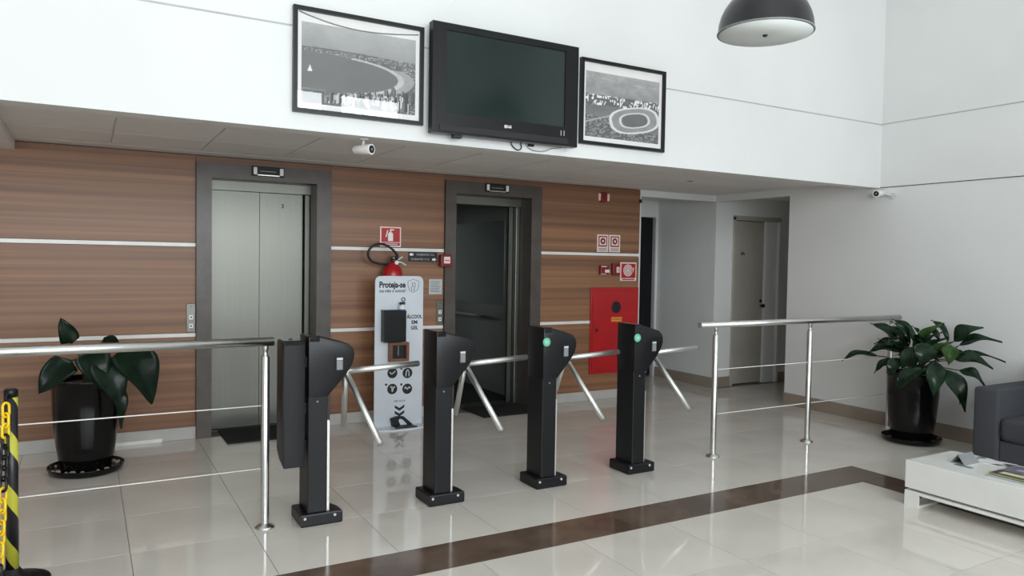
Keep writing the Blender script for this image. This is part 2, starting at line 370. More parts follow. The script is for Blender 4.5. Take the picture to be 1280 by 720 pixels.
d4 = struct(obj('door_4', box(NB(), 5.63, 6.56, 7.70, 7.74, .01, 2.10), 'black'), 'black door leaf at the end of the corridor')
B('door_frame', 'frame', d4, 5.62, 5.65, 7.66, 7.79, 0, 2.11); B('door_frame', 'lgrey', d4, 6.555, 6.575, 7.645, 7.79, 0, 2.11)
B('light_block_panel', 'dark', d4, 5.5, 6.7, 7.80, 7.83, -.01, 2.3)  # added unseen panel, blocks sky light leaking through the door gaps
# white door
d3 = struct(obj('door_3', box(NB(), 6.925, 7.50, 6.66, 6.70, .01, 2.045, bev=.002), 'cream'), 'pale grey door with dark knob in the alcove')
B('door_frame', 'cream', d3, 6.885, 6.925, 6.585, 6.75, 0, 2.09, bev=.003); B('door_frame', 'paint_dim', d3, 7.50, 7.735, 6.625, 6.75, 0, 2.09, bev=.003)
B('door_frame', 'paint_dim', d3, 7.70, 7.735, 6.585, 6.625, 0, 2.09, bev=.003)
B('door_frame', 'cream', d3, 6.885, 7.735, 6.585, 6.75, 2.05, 2.105, bev=.003)
B('light_block_panel', 'dark', d3, 6.8, 7.8, 6.755, 6.785, -.01, 2.2)  # added behind the leaf to keep outside light out of its gaps
h = obj('door_knob', lathe(NB(), [(.012, 0), (.012, -.03), (.024, -.04), (.026, -.055), (.015, -.066)], (7.465, 6.66, .985), 16, 'y'), 'ink', d3)
obj('lock_rosette', lathe(NB(), [(.02, 0), (.02, -.008)], (7.465, 6.66, 1.045), 16, 'y'), 'ink', d3)
text('door_number', '8A', .055, 7.13, 1.64, 6.658, 'ink', d3, bold=.002)

# ---- hall behind the camera: side wall, high ceiling and window wall
struct(obj('wall_left', box(NB(), XL-.2, XL, -3.2, 6.95, 0, HALL_TOP), 'paint'))
struct(obj('ceiling_hall', box(NB(), XL-.2, XR+.16, -3.2, FY+.14, HALL_TOP, HALL_TOP+.1), 'paint'))
bm = NB()
box(bm, XL-.2, win_spans[-1][0], WIN_Y-.2, WIN_Y, 0, HALL_TOP); box(bm, win_spans[0][1], XR+.16, WIN_Y-.2, WIN_Y, 0, HALL_TOP)
box(bm, win_spans[-1][0], win_spans[0][1], WIN_Y-.2, WIN_Y, WIN_TOP, HALL_TOP); box(bm, win_spans[-1][0], win_spans[0][1], WIN_Y-.2, WIN_Y, 0, WIN_SILL)
for (a, b_), (c, d_) in zip(win_spans[1:], win_spans): box(bm, b_, c, WIN_Y-.2, WIN_Y, WIN_SILL, WIN_TOP)
struct(obj('wall_windows', bm, 'paint'))
for n, (a, b_) in enumerate(win_spans):
    fr_ = NB()
    box(fr_, a, a+.03, WIN_Y-.14, WIN_Y-.08, WIN_SILL, WIN_TOP); box(fr_, b_-.03, b_, WIN_Y-.14, WIN_Y-.08, WIN_SILL, WIN_TOP)
    box(fr_, a+.03, b_-.03, WIN_Y-.14, WIN_Y-.08, WIN_SILL, WIN_SILL+.03); box(fr_, a+.03, b_-.03, WIN_Y-.14, WIN_Y-.08, WIN_TOP-.03, WIN_TOP); box(fr_, a+.03, b_-.03, WIN_Y-.14, WIN_Y-.08, 2.9, 2.93)
    struct(obj('window_%d' % (n+1), fr_, 'frame'))

# ================================================================== LIFTS
def lift(n, e, xl, xr, label, open_):
    y0, yd = 6.535, 6.78
    bm = NB(); box(bm, e[0], xl, y0, 6.95, 0, 2.268); box(bm, xr, e[1], y0, 6.95, 0, 2.268); box(bm, xl, xr, y0, 6.95, 2.146, 2.268)
    d = struct(obj('door_%d' % n, bm, 'frame'), label)
    B('transom', 'steel', d, xl, xr-.0, yd-.03, 6.95, 2.066, 2.146)
    B('door_jamb', 'steel', d, xl, xl+.028, yd-.01, 6.95, 0, 2.066)
    B('door_jamb', 'steel', d, xr-.045, xr, yd-.01, 6.95, 0, 2.066, bev=.006)
    B('sill', 'steel', d, xl+.028, xr-.045, yd-.01, 6.95, -.003, .006)
    return d
d1 = lift(1, E1, .90, 1.762, 'closed brushed steel lift doors in a dark frame', False)
lf = B('door_leaf', 'steel', d1, .93, 1.326, 6.80, 6.83, .012, 2.064); lf['label'] = 'wide brushed steel leaf'
lf = B('door_leaf', 'steel', d1, 1.333, 1.706, 6.815, 6.845, .012, 2.064)
text('floor_number', '3', .05, 1.53, 1.955, 6.8145, 'ink', lf, bold=.002)
B('shaft_back', 'dark', d1, .9, 1.762, 6.90, 6.94, 0, 2.066)
d2 = lift(2, E2, 3.112, 3.962, 'open lift with dark cabin in a dark frame', True)
B('door_leaf', 'steel', d2, 3.845, 3.872, 6.80, 6.83, .012, 2.064); B('door_leaf', 'steel', d2, 3.884, 3.912, 6.835, 6.865, .012, 2.064)
cx0, cx1, cy0, cy1 = 2.95, 4.05, 6.96, 8.55
B('cabin_wall', 'cabin', d2, cx1, cx1+.03, cy0, cy1, .0, 2.25); B('cabin_wall', 'cabin', d2, cx0-.03, cx0, cy0, cy1, 0, 2.25)
B('cabin_wall', 'cabin', d2, cx0-.03, cx1+.03, cy1, cy1+.03, 0, 2.25)
B('cabin_wall', 'steel', d2, cx0, 3.11, 6.955, 6.975, 0, 2.25)
B('cabin_wall', 'cabin', d2, 3.93, cx1, 6.955, 6.975, 0, 2.25)
B('cabin_floor', 'mat', d2, cx0, cx1, 6.952, cy1, -.003, .003)
B('cabin_ceiling', 'lgrey', d2, cx0, cx1, 6.952, cy1, 2.25, 2.28)
B('cabin_mirror', 'mirror', d2, cx1-.006, cx1-.001, 7.25, 8.48, 1.0, 1.95)
B('wall_panel', 'cabin_low', d2, cx1-.012, cx1-.001, 7.02, 8.5, .10, .80, bev=.003)
hr = obj('handrail', tube(NB(), [(3.995, 7.25, .855), (3.995, 8.5, .855)], .016, 12), 'chrome', d2)
for yy in (7.4, 8.3): obj('rail_bracket', tube(NB(), [(3.995, yy, .855), (4.049, yy, .84)], .008, 8), 'chrome', hr)

def indicator(x, label):
    t = thing('floor_indicator', (x, 6.53, 2.22), label, 'floor display')
    B('housing', 'black', t, x-.132, x+.132, 6.515, 6.535, 2.180, 2.262, bev=.004)
    B('display', 'dark', t, x-.085, x+.085, 6.511, 6.516, 2.195, 2.25)
    B('display_line', 'grey', t, x-.07, x+.06, 6.509, 6.5115, 2.217, 2.224)
    for s in (-1, 1): obj('end_cap', box(NB(), x+s*.108-.015, x+s*.108+.015, 6.505, 6.516, 2.192, 2.252, bev=.005), 'whitep', t)
    B('bezel', 'chrome', t, x-.09, x+.09, 6.507, 6.516, 2.184, 2.192)
indicator(1.345, 'narrow black floor display above the closed steel lift doors')
indicator(3.55, 'narrow black floor display above the open lift')
def call_panel(x, label):
    t = thing('call_panel', (x, WY, .99), label, 'call panel')
    B('plate', 'steel', t, x-.034, x+.034, WY-.010, WY-.0002, .878, 1.112, bev=.003)
    for z in (1.00, .93):
        b_ = B('call_button', 'whitep', t, x-.016, x+.016, WY-.015, WY-.009, z-.018, z+.018, bev=.002)
        B('button_symbol', 'ink', b_, x-.006, x+.006, WY-.0165, WY-.0145, z-.006, z+.006)
    B('keyhole', 'ink', t, x-.004, x+.004, WY-.012, WY-.009, 1.085, 1.093)
call_panel(.745, 'steel call panel with two buttons beside the closed lift')
call_panel(2.962, 'steel call panel with two buttons beside the open lift')
def mat_(x0, x1, label):
    tag(obj('floor_mat', prism(NB(), [(x0, 6.24), (x1, 6.24), (x1, 6.745), (x0, 6.745)], 'z', .0005, .013, bev=.004), 'mat'), label, 'mat')
mat_(.98, 1.72, 'black rubber mat on the floor in front of the closed lift')
mat_(3.29, 3.93, 'black rubber mat on the floor in front of the open lift')

# ================================================================== TURNSTILES
def turnstile_proto(bx, by):
    t = empty('turnstile', (bx+.1175, by+.11, 0))
    def X(v): return bx+v
    fp = [(X(0), by), (X(.235), by), (X(.235), by+.06)] + [(X(.10+.135*math.cos(a)), by+.06+.16*math.sin(a)) for a in [math.pi/2*k/8 for k in range(1, 9)]] + [(X(0), by+.22)]
    b_ = obj('base', prism(NB(), fp, 'z', 0, .072, bev=.01), 'char', t)
    for px in (.022, .19): obj('bolt', lathe(NB(), [(.008, .003), (.008, -.004), (.004, -.006)], (X(px), by, .05), 10, 'y'), 'lgrey', b_)
    obj('column', box(NB(), X(.04), X(.15), by+.016, by+.206, .07, .735, bev=.006), 'char', t)
    hp = [(.04, .725), (.15, .725), (.252, .838), (.290, .895), (.302, .935), (.302, .965), (.292, .992), (.262, 1.018), (.105, 1.062), (.04, 1.062)]
    hd = obj('head', prism(NB(), [(X(u), v) for u, v in hp], 'y', by+.010, by+.212, bev=.008), 'char', t, smooth=True, sharp=40)
    B('top_cap', 'cap', hd, X(.042), X(.103), by+.012, by+.21, 1.0605, 1.067, bev=.002)
    B('corner_plate', 'cap', hd, X(.046), X(.10), by+.0065, by+.011, 1.035, 1.058, bev=.002)
    B('card_reader', 'ink', t, X(.190), X(.236), by+.004, by+.012, .866, .944, bev=.003)
    rd = t.children[-1]
    B('reader_window', 'grey', rd, X(.196), X(.230), by+.001, by+.006, .872, .925, bev=.002)
    B('reader_bar', 'lgrey', rd, X(.196), X(.230), by+.001, by+.006, .927, .940, bev=.001)  # light grey bar across the top of the reader
    B('steel_strip', 'satin', t, X(.1495), X(.167), by+.03, by+.19, .07, .585, bev=.002)
    obj('screw', lathe(NB(), [(.006, .002), (.006, -.003)], (X(.09), by+.010, .70), 10, 'y'), 'grey', t)
    H0 = Vector((X(.28), by+.112, .845)); ax = Vector((.7071, 0, -.7071))
    hb = NB(); tube(hb, [H0-ax*.05, H0-ax*.005], .045, 20); tube(hb, [H0-ax*.005, H0+ax*.018], [.038, .026], 20)
    obj('hub', hb, 'chrome', t)
    for d, l in (((.998, 0, .045), .455), ((.225, -.605, -.765), .49), ((.17, .605, -.78), .49)):
        d = Vector(d).normalized(); am = NB(); tube(am, [H0+d*.01, H0+d*l], .0175, 16)
        a_ = obj('arm', am, 'satin', t); cp = NB(); tube(cp, [H0+d*(l+.0005), H0+d*(l+.006)], [.0185, .013], 16); obj('end_cap', cp, 'grey', a_)
    return t
TB = [1.030, 1.801, 2.565, 3.325]; TY = 4.107
ts = [turnstile_proto(TB[0], TY)]
for x in TB[1:]:
    c = copy_tree(ts[0]); c.location = (x+.1175, TY+.11, 0); ts.append(c)
tag(ts[0], 'black tripod turnstile with a tall extra box on its side, beside the rail end', 'turnstile', 'row of black turnstiles')
tag(ts[1], 'black tripod turnstile without a green light, next to the one with the side box', 'turnstile', 'row of black turnstiles')
tag(ts[2], 'black tripod turnstile with green light, second from the right-hand rail', 'turnstile', 'row of black turnstiles')
tag(ts[3], 'black tripod turnstile with green light, next to the three-post rail', 'turnstile', 'row of black turnstiles')
# green lights on two of them
for t, x in ((ts[2], TB[2]), (ts[3], TB[3])):
    g_ = obj('status_light', lathe(NB(), [(.029, .004), (.029, -.002), (.024, -.004)], (x+.062, TY+.008, .972), 28, 'y'), 'green', t)
    text('status_symbol', 'H', .034, x+.062, .972, TY+.0035, 'whitep', g_)
# collection box on the first
t = ts[0]; bx = TB[0]
cb = obj('card_box', prism(NB(), [(TY-.0+.0, 1.02), (TY+.02, 1.04), (TY+.16, 1.04), (TY+.17, 1.02), (TY+.17, .42), (TY+.10, .37), (TY+.0, .345)], 'x', bx-.098, bx+.02, bev=.008), 'char', t, smooth=True)
B('box_lid', 'cap', cb, bx-.09, bx+.012, TY+.022, TY+.158, 1.0395, 1.045, bev=.002)
obj('lid_plug', lathe(NB(), [(.012, 0), (.012, .004)], (bx-.04, TY+.09, 1.044), 16), 'ink', cb)
for z in (.92, .66, .45): B('mount_bracket', 'char', cb, bx+.019, bx+.041, TY+.05, TY+.13, z-.03, z+.03)

# ================================================================== RAILINGS
RY, RZ = 4.22, 1.034
def railing(name, xa, xb, posts, wires, label):
    t = thing(name, ((xa+xb)/2, RY, 0), label, 'railing')
    rb = NB(); tube(rb, [(xa, RY, RZ), (xb, RY, RZ)], .0245, 24); r_ = obj('handrail', rb, 'chrome', t)
    for x in (xa, xb):
        c = NB(); tube(c, [(x-.004, RY, RZ), (x+.004, RY, RZ)], .021, 20); obj('rail_end_cap', c, 'grey', r_)
    for x in posts:
        p = obj('post', lathe(NB(), [(.0225, .006), (.0225, .95), (.019, .955), (.012, .962), (.012, .985), (.016, .99), (.016, 1.012)], (x, RY, 0), 24), 'chrome', t, smooth=True, sharp=50)
        obj('post_flange', lathe(NB(), [(.052, 0), (.052, .004), (.045, .012), (.027, .020), (.024, .026)], (x, RY, 0), 28), 'chrome', p)
    for (a, b_), z in [(s, z) for s in wires for z in (.682, .332)]:
        obj('wire', tube(NB(), [(a, RY, z), (b_, RY, z)], .0032, 8), 'alu', t)
    return t
railing('handrail_barrier', -1.5, .902, (.859, -.55, -1.42), ((-1.5, .859),), 'polished steel railing with two wires in front of the left potted plant')
railing('handrail_barrier', 4.079, 6.583, (4.249, 5.342, 6.461), ((4.249, 6.583),), 'polished steel railing with three posts reaching the white side wall')

# ================================================================== UPPER WALL: pictures, television
def ramp_noise(h, w, cell, rs):
    a = rs.rand(h//cell+3, w//cell+3)
    yi = np.linspace(0, h/cell, h); xi = np.linspace(0, w/cell, w)
    y0 = yi.astype(int); x0 = xi.astype(int); fy = (yi-y0)[:, None]; fx = (xi-x0)[None]
    return a[y0][:, x0]*(1-fy)*(1-fx)+a[y0+1][:, x0]*fy*(1-fx)+a[y0][:, x0+1]*(1-fy)*fx+a[y0+1][:, x0+1]*fy*fx
def print_bay(w=190, h=140):
    rs = np.random.RandomState(3); u, v = np.meshgrid(np.linspace(0, 1, w), np.linspace(0, 1, h))   # v up
    n = ramp_noise(h, w, 16, rs)*.6+ramp_noise(h, w, 5, rs)*.4
    fine = rs.rand(h, w)
    hz = .70+.012*np.sin(u*5)
    img = np.where(v > hz, .55+.35*(v-.7)+.08*n, .40+.03*n+.06*(v-.4))
    far = (v <= hz) & (v > .655-.05*u); img = np.where(far, .36+.08*n+.4*((fine > .86) & (abs(v-.66) < .03)), img)
    e = np.where(v > .43, ((u-.30)/.56)**2+((v-.43)/.20)**2, ((u-.30)/.56)**2+((v-.43)/.25)**2)
    out = (e > 1) & (u > .38) & (v < .655-.05*u)
    img = np.where(out, .34+.10*n+.42*((fine > .8) & (n > .4)), img)
    img = np.where((e > .92) & (e < 1.12) & (u > .42) & (v > .20), .70+.1*n, img)
    img = np.where((e >= 1.12) & (e < 1.5) & (u > .62) & (v < .56) & (v > .24), .58+.12*n, img)
    for k in range(120):                                   # towers along the near shore
        a = .20+.78*rs.rand(); b = .02+.20*rs.rand()*min(1, (a-.1)*1.6); ht = .03+.10*rs.rand(); wd = .006+.012*rs.rand()
        g = .25+.65*rs.rand()
        img = np.where((abs(u-a) < wd) & (v > b) & (v < b+ht) & (e > .93), g, img)
        img = np.where((abs(u-a-wd) < wd*.4) & (v > b) & (v < b+ht) & (e > .93), .2, img)
    boat = (abs(u-.07) < .02*(1-(v-.40)/.08)) & (v > .40) & (v < .48); img = np.where(boat, .95, img)
    return img
def print_track(w=150, h=140):
    rs = np.random.RandomState(5); u, v = np.meshgrid(np.linspace(0, 1, w), np.linspace(0, 1, h))
    n = ramp_noise(h, w, 12, rs)*.6+ramp_noise(h, w, 4, rs)*.4; fine = rs.rand(h, w)
    img = np.where(v > .66, .48+.25*(v-.66)+.16*n, .33+.16*n)
    img = np.where((v > .84) & (abs(v-.90-.02*np.sin(u*5+1)) < .03*(n-.45)), .72, img)
    b = (v < .66) & (v > .47+.06*n); cell = rs.rand(h//5+1, w//2+1).repeat(5, 0).repeat(2, 1)[:h, :w]
    img = np.where(b, .25+.6*(cell > .66)*(n > .38)+.16*fine, img)
    low = (v < .34-.22*u+.03*n) | ((v < .12)); cell = rs.rand(h//3+1, w//4+1).repeat(3, 0).repeat(4, 1)[:h, :w]
    img = np.where(low, .26+.38*(cell > .55)*fine+.08*n, img)
    a = R(14); cx, cy = .66, .33; du = (u-cx)*math.cos(a)+(v-cy)*math.sin(a); dv = -(u-cx)*math.sin(a)+(v-cy)*math.cos(a)
    def el(ax, ay): return (abs(du/ax)**2.6+abs(dv/ay)**2.6)
    o_ = el(.345, .20); img = np.where(o_ < 1, .50+.12*n, img); img = np.where((o_ < 1.06) & (o_ > .78), .88, img)
    i_ = el(.20, .11); img = np.where((i_ < 1.25) & (i_ > .8), .84, img); img = np.where(i_ <= .8, .34+.1*n, img)
    road = abs(v-(.22+.42*u)) < .012; img = np.where(road & (o_ > 1.06) & (u < .45), .66, img)
    return img
def vgrid(name, img, mat, parent, fn):
    h, w = img.shape[:2]; off = root_loc(parent)
    vs = [tuple(Vector(fn(i/(w-1), j/(h-1)))-off) for j in range(h) for i in range(w)]
    fs = [(j*w+i, j*w+i+1, (j+1)*w+i+1, (j+1)*w+i) for j in range(h-1) for i in range(w-1)]
    me = bpy.data.meshes.new(name); me.from_pydata(vs, [], fs); me.materials.append(M[mat])
    ca = me.color_attributes.new('Col', 'FLOAT_COLOR', 'POINT')
    if img.ndim == 2: img = np.stack([img]*3, -1)
    c = np.clip(img, 0, 1); c = np.where(c <= .04045, c/12.92, ((c+.055)/1.055)**2.4)
    ca.data.foreach_set('color', np.concatenate([c.reshape(-1, 3), np.ones((h*w, 1))], 1).ravel().astype(np.float32))
    o = bpy.data.objects.new(name, me); COL.objects.link(o); o.parent = parent; return o
def picture(x0, x1, z0, z1, img, label, sag, mt=(.05, .05, .085, .06)):
    t = thing('framed_photograph', ((x0+x1)/2, FY, z0), label, 'picture', 'framed photographs on the upper wall'); fw, yf = .024, FY-.032
    bm = NB()
    box(bm, x0, x1, yf, FY-.0005, z0, z0+fw); box(bm, x0, x1, yf, FY-.0005, z1-fw, z1); box(bm, x0, x0+fw, yf, FY-.0005, z0+fw, z1-fw); box(bm, x1-fw, x1, yf, FY-.0005, z0+fw, z1-fw)
    obj('frame', bm, 'black', t)
    B('mount', 'whitep', t, x0+fw, x1-fw, FY-.012, FY-.004, z0+fw, z1-fw)
    a, b_, c, d = mt
    vgrid('print', img, 'print', t, lambda u, v: (x0+a+(x1-x0-a-b_)*u, FY-.0128, z0+d+(z1-z0-c-d)*v))
    if sag:
        n = 16; pa = [(x0+fw+.012+(x1-x0-2*fw-.024)*k/n, FY-.0145, z1-fw-.006-.045*math.sin(math.pi*(k/n)**.9)-.018*(k/n)) for k in range(n+1)]
        obj('slipped_mount_edge', tube(NB(), pa, .004, 6), 'grey', t)
    B('glass_pane', 'pglass', t, x0+fw, x1-fw, FY-.0205, FY-.0185, z0+fw, z1-fw)
picture(1.052, 1.868, 2.353, 2.968, print_bay(), 'black framed black-and-white aerial photograph of a curved bay, beside the television', True)
picture(3.083, 3.869, 2.354, 2.968, print_track(), 'black framed black-and-white aerial photograph of an oval race track', False)
# television
t = thing('television', (2.47, FY, 2.30), 'black flat-screen television mounted on the upper white wall', 'television')
ty = 4.35; tx0, tx1, tz0, tz1 = 1.893, 3.0, 2.305, 3.0
obj('rear_housing', box(NB(), tx0+.02, tx1-.02, ty+.05, FY-.03, tz0+.03, tz1-.03, bev=.01), 'black', t)
B('wall_mount', 'ink', t, 2.3, 2.6, FY-.03, FY-.0008, 2.5, 2.8)
bm = NB(); sx0, sx1, sz0, sz1 = 1.988, 2.892, 2.435, 2.955
box(bm, tx0, tx1, ty, ty+.06, tz0, sz0); box(bm, tx0, tx1, ty, ty+.06, sz1, tz1); box(bm, tx0, sx0, ty, ty+.06, sz0, sz1); box(bm, sx1, tx1, ty, ty+.06, sz0, sz1)
bz = obj('bezel', bm, 'black', t)
B('side_groove', 'dark', bz, tx0+.035, tx0+.04, ty-.002, ty+.001, tz0+.02, tz1-.02)
B('speaker_grille', 'dark', bz, tx0+.05, tx1-.08, ty-.006, ty+.001, tz0+.012, tz0+.055, bev=.002)
B('screen', 'screen', t, sx0, sx1, ty+.008, ty+.02, sz0, sz1)
text('brand_mark', 'LG', .024, 2.452, 2.392, ty-.0008, 'whitep', bz, bold=.001)
obj('brand_dot', lathe(NB(), [(.012, .0), (.012, -.001)], (2.424, ty, 2.392), 16, 'y'), 'lgrey', bz)
for xq in (2.86, 2.885): B('control_mark', 'lgrey', bz, xq, xq+.005, ty-.001, ty+.001, 2.375, 2.41)
def arc_path(pts, n=8):
    P = [Vector(p) for p in pts]; out = []
    for i in range(len(P)-1):
        p0, p1, p2, p3 = P[max(i-1, 0)], P[i], P[i+1], P[min(i+2, len(P)-1)]
        for k in range(n):
            s = k/n; out.append(.5*((2*p1)+(-p0+p2)*s+(2*p0-5*p1+4*p2-p3)*s*s+(-p0+3*p1-3*p2+p3)*s**3))
    return out+[P[-1]]
cy = FY-.012
obj('loose_cable', tube(NB(), arc_path([(2.51, cy, 2.35), (2.53, cy, 2.29), (2.575, cy, 2.262), (2.605, cy, 2.285), (2.575, cy, 2.35)]), .004, 6), 'ink', t)
obj('loose_cable', tube(NB(), arc_path([(2.64, cy, 2.34), (2.645, cy, 2.30), (2.68, cy, 2.275), (2.74, cy, 2.268), (2.80, cy, 2.275), (2.85, cy, 2.295), (2.93, cy, 2.31), (2.95, cy, 2.34)]), .0028, 6), 'grey', t)
B('plug', 'ink', t, 2.66, 2.70, cy-.012, cy+.012, 2.295, 2.345, bev=.003)
B('foot_bracket', 'ink', t, 2.05, 2.11, ty+.01, ty+.05, 2.285, 2.306, bev=.003)

# pendant lamp
LX, LY, LZ = 3.172, 2.848, 2.745; LR = .247
t = thing('pendant_lamp', (LX, LY, LZ), 'black dome pendant lamp with a white diffuser hanging in the hall', 'lamp')
prof = [(LR, 0), (LR*1.0, .01)] + [(LR*math.cos(a)+.0, .01+LR*.98*math.sin(a)) for a in [R(10*k) for k in range(1, 9)]] + [(.03, .01+LR*1.0), (.03, .30), (.012, .31)]
obj('shade', lathe(NB(), prof, (LX, LY, LZ), 56), 'lamp', t, smooth=True, sharp=60)
obj('rim', tube(NB(), [(LX+LR*math.cos(2*math.pi*k/56), LY+LR*math.sin(2*math.pi*k/56), LZ+.002) for k in range(56)], .005, 8, closed=True), 'grey', t)
df = obj('diffuser', lathe(NB(), [(LR-.006, -.001), (LR-.006, -.005), (.05, -.010)], (LX, LY, LZ), 48), 'diff', t)
obj('finial', lathe(NB(), [(.014, -.009), (.014, -.014), (.006, -.020)], (LX, LY, LZ), 16), 'ink', df)
obj('cord', tube(NB(), [(LX, LY, LZ+.30), (LX, LY, HALL_TOP)], .004, 8), 'ink', t)

# security cameras
def seccam(name, lens, d, mount, label):
    lens = Vector(lens); d = Vector(d).normalized()
    t = thing(name, lens, label, 'camera')
    bm = NB(); tube(bm, [lens-d*.14, lens-d*.13, lens-d*.01, lens], [.018, .026, .033, .033], 20); obj('housing', bm, 'whitep', t, smooth=True, sharp=50)
    bm = NB(); tube(bm, [lens-d*.001, lens+d*.002], .025, 20); l_ = obj('lens', bm, 'ink', t)
    bm = NB(); tube(bm, [lens+d*.002, lens+d*.004], .008, 12); obj('lens_glass', bm, 'grey', l_)
    bm = NB(); tube(bm, [lens-d*.07, (lens-d*.07+Vector(mount))/2+Vector((0, 0, .005)), mount], .009, 10); obj('bracket', bm, 'lgrey', t)
    return t
a = seccam('security_camera', (1.562, 4.53, 2.188), (.5, -.8, -.03), (1.52, 4.56, 2.252), 'white security camera hanging under the edge of the upper wall')
obj('base_plate', lathe(NB(), [(.03, 0), (.03, .01)], (1.52, 4.56, 2.243), 20), 'lgrey', a)
a = seccam('security_camera', (6.44, 4.40, 2.188), (-.95, -.12, -.1), (6.584, 4.33, 2.17), 'white security camera fixed to the right-hand wall')
obj('base_plate', lathe(NB(), [(.03, 0), (.03, -.01)], (6.5845, 4.33, 2.17), 20, 'x'), 'lgrey', a)
t = thing('ceiling_spotlight', (5.216, 5.58, CEIL), 'tiny dark round spotlight recessed in the low ceiling', 'spotlight')
obj('trim_ring', lathe(NB(), [(.04, 0), (.04, -.003), (.03, -.005)], (5.216, 5.58, CEIL), 24), 'lgrey', t); obj('lamp_face', lathe(NB(), [(.026, -.004), (.026, -.006)], (5.216, 5.58, CEIL), 20), 'ink', t)

# ================================================================== WALL FITTINGS
WF = WY-.0005
def plate(name, x0, x1, z0, z1, th, mat, label, cat, group=None):
    t = thing(name, ((x0+x1)/2, WY, z0), label, cat, group)
    B('plate', mat, t, x0, x1, WF-th, WF, z0, z1, bev=.0015); return t
# extinguisher sign
t = plate('extinguisher_sign', 2.353, 2.558, 1.615, 1.80, .004, 'pink', 'red square sign with a fire extinguisher symbol above the extinguisher', 'sign')
y = WF-.0045; B('red_field', 'red', t, 2.366, 2.546, y-.001, y+.001, 1.658, 1.788); B('caption_field', 'dred', t, 2.366, 2.546, y-.001, y+.001, 1.627, 1.652)
yi = y-.002
ic = prism(NB(), [(2.430, 1.668), (2.478, 1.668), (2.478, 1.735), (2.466, 1.750), (2.442, 1.750), (2.430, 1.735)], 'y', yi, yi+.001); obj('extinguisher_symbol', ic, 'whitep', t)
ic = prism(NB(), [(2.405, 1.705), (2.415, 1.703), (2.432, 1.768), (2.422, 1.770)], 'y', yi, yi+.001); obj('hose_symbol', ic, 'whitep', t)
ic = prism(NB(), [(2.448, 1.751), (2.460, 1.751), (2.460, 1.764), (2.492, 1.768), (2.484, 1.778), (2.448, 1.778)], 'y', yi, yi+.001); obj('lever_symbol', ic, 'whitep', t)
B('caption', 'pink', t, 2.385, 2.527, yi, yi+.001, 1.636, 1.643)
# extinguisher
ex, ey = 2.435, 6.455
t = thing('fire_extinguisher', (ex, ey, .87), 'red fire extinguisher with a looped black hose hung behind the white board', 'fire extinguisher')
bd = obj('cylinder', lathe(NB(), [(.07, .0), (.09, .02), (.09, .50), (.08, .545), (.055, .575), (.03, .588), (.028, .60)], (ex, ey, .87), 32), 'red', t, smooth=True, sharp=70)
obj('paper_label', lathe(NB(), [(.0905, .0), (.0905, .06)], (ex, ey, 1.285), 32), 'lgrey', bd)
obj('valve', lathe(NB(), [(.02, .0), (.02, .03), (.026, .035), (.026, .06), (.015, .065)], (ex+.01, ey, 1.465), 16), 'steel', t)
obj('gauge', lathe(NB(), [(.018, .0), (.018, -.012)], (ex+.028, ey-.025, 1.47), 16, 'y'), 'whitep', t)
obj('lever', tube(NB(), arc_path([(ex+.01, ey-.01, 1.465), (ex+.07, ey-.02, 1.475), (ex+.12, ey-.03, 1.445)], 5), [.008]*11, 8), 'lgrey', t)
obj('lever', tube(NB(), arc_path([(ex, ey-.01, 1.485), (ex+.05, ey-.02, 1.50), (ex+.085, ey-.03, 1.525)], 5), [.008]*11, 8), 'lgrey', t)
obj('hose', tube(NB(), arc_path([(ex+.02, ey-.02, 1.475), (ex+.035, ey-.03, 1.53), (ex-.03, ey-.035, 1.60), (ex-.12, ey-.035, 1.635), (ex-.20, ey-.03, 1.615), (ex-.24, ey-.02, 1.555), (ex-.215, ey-.01, 1.49), (ex-.15, ey-.01, 1.462), (ex-.07, ey-.01, 1.455), (ex-.005, ey-.01, 1.455)], 7), .011, 10), 'ink', t)
B('wall_bracket', 'lgrey', t, ex-.03, ex+.03, ey+.085, WF, 1.30, 1.36, bev=.003)
# direction sign
t = plate('direction_sign', 2.632, 2.926, 1.482, 1.57, .005, 'ink', 'long black sign with white arrows and two lines of lettering', 'sign')
y = WF-.0052
def arrow(n, x, z, s, p): obj(n, prism(NB(), [(x-s*.022, z), (x-s*.002, z+.017), (x-s*.002, z+.010), (x+s*.020, z+.010), (x+s*.020, z-.010), (x-s*.002, z-.010), (x-s*.002, z-.017)], 'y', y-.0012, y), 'whitep', p)
arrow('left_arrow', 2.662, 1.548, 1, t); arrow('right_arrow', 2.895, 1.503, -1, t)
text('lettering', 'CONJUNTOS 1 A 6', .026, 2.803, 1.547, y, 'lgrey', t, sx=.82); text('lettering', 'CONJUNTOS 7 A 12', .026, 2.752, 1.503, y, 'lgrey', t, sx=.8)
# call point
t = thing('fire_call_point', (2.99, WY, 1.44), 'small red fire alarm call point with white square beside the open lift', 'alarm')
B('housing', 'dred', t, 2.937, 3.048, 6.485, 6.5345, 1.438, 1.552, bev=.006); B('back_box', 'dred', t, 2.945, 2.996, 6.5345, WF, 1.445, 1.545)
B('press_plate', 'pink', t, 2.962, 3.028, 6.481, 6.486, 1.468, 1.532, bev=.002); B('plate_text', 'ink', t, 2.972, 3.018, 6.4795, 6.4815, 1.495, 1.502)
# notice
t = plate('paper_notice', 2.848, 2.985, 1.17, 1.315, .002, 'lgrey', 'small white printed notice on the wood between the board and the open lift', 'notice')
for k in range(7): B('print_line', 'inkgrey', t, 2.862, 2.97-.01*(k % 3), WF-.0035, WF-.0015, 1.29-k*.016, 1.296-k*.016)
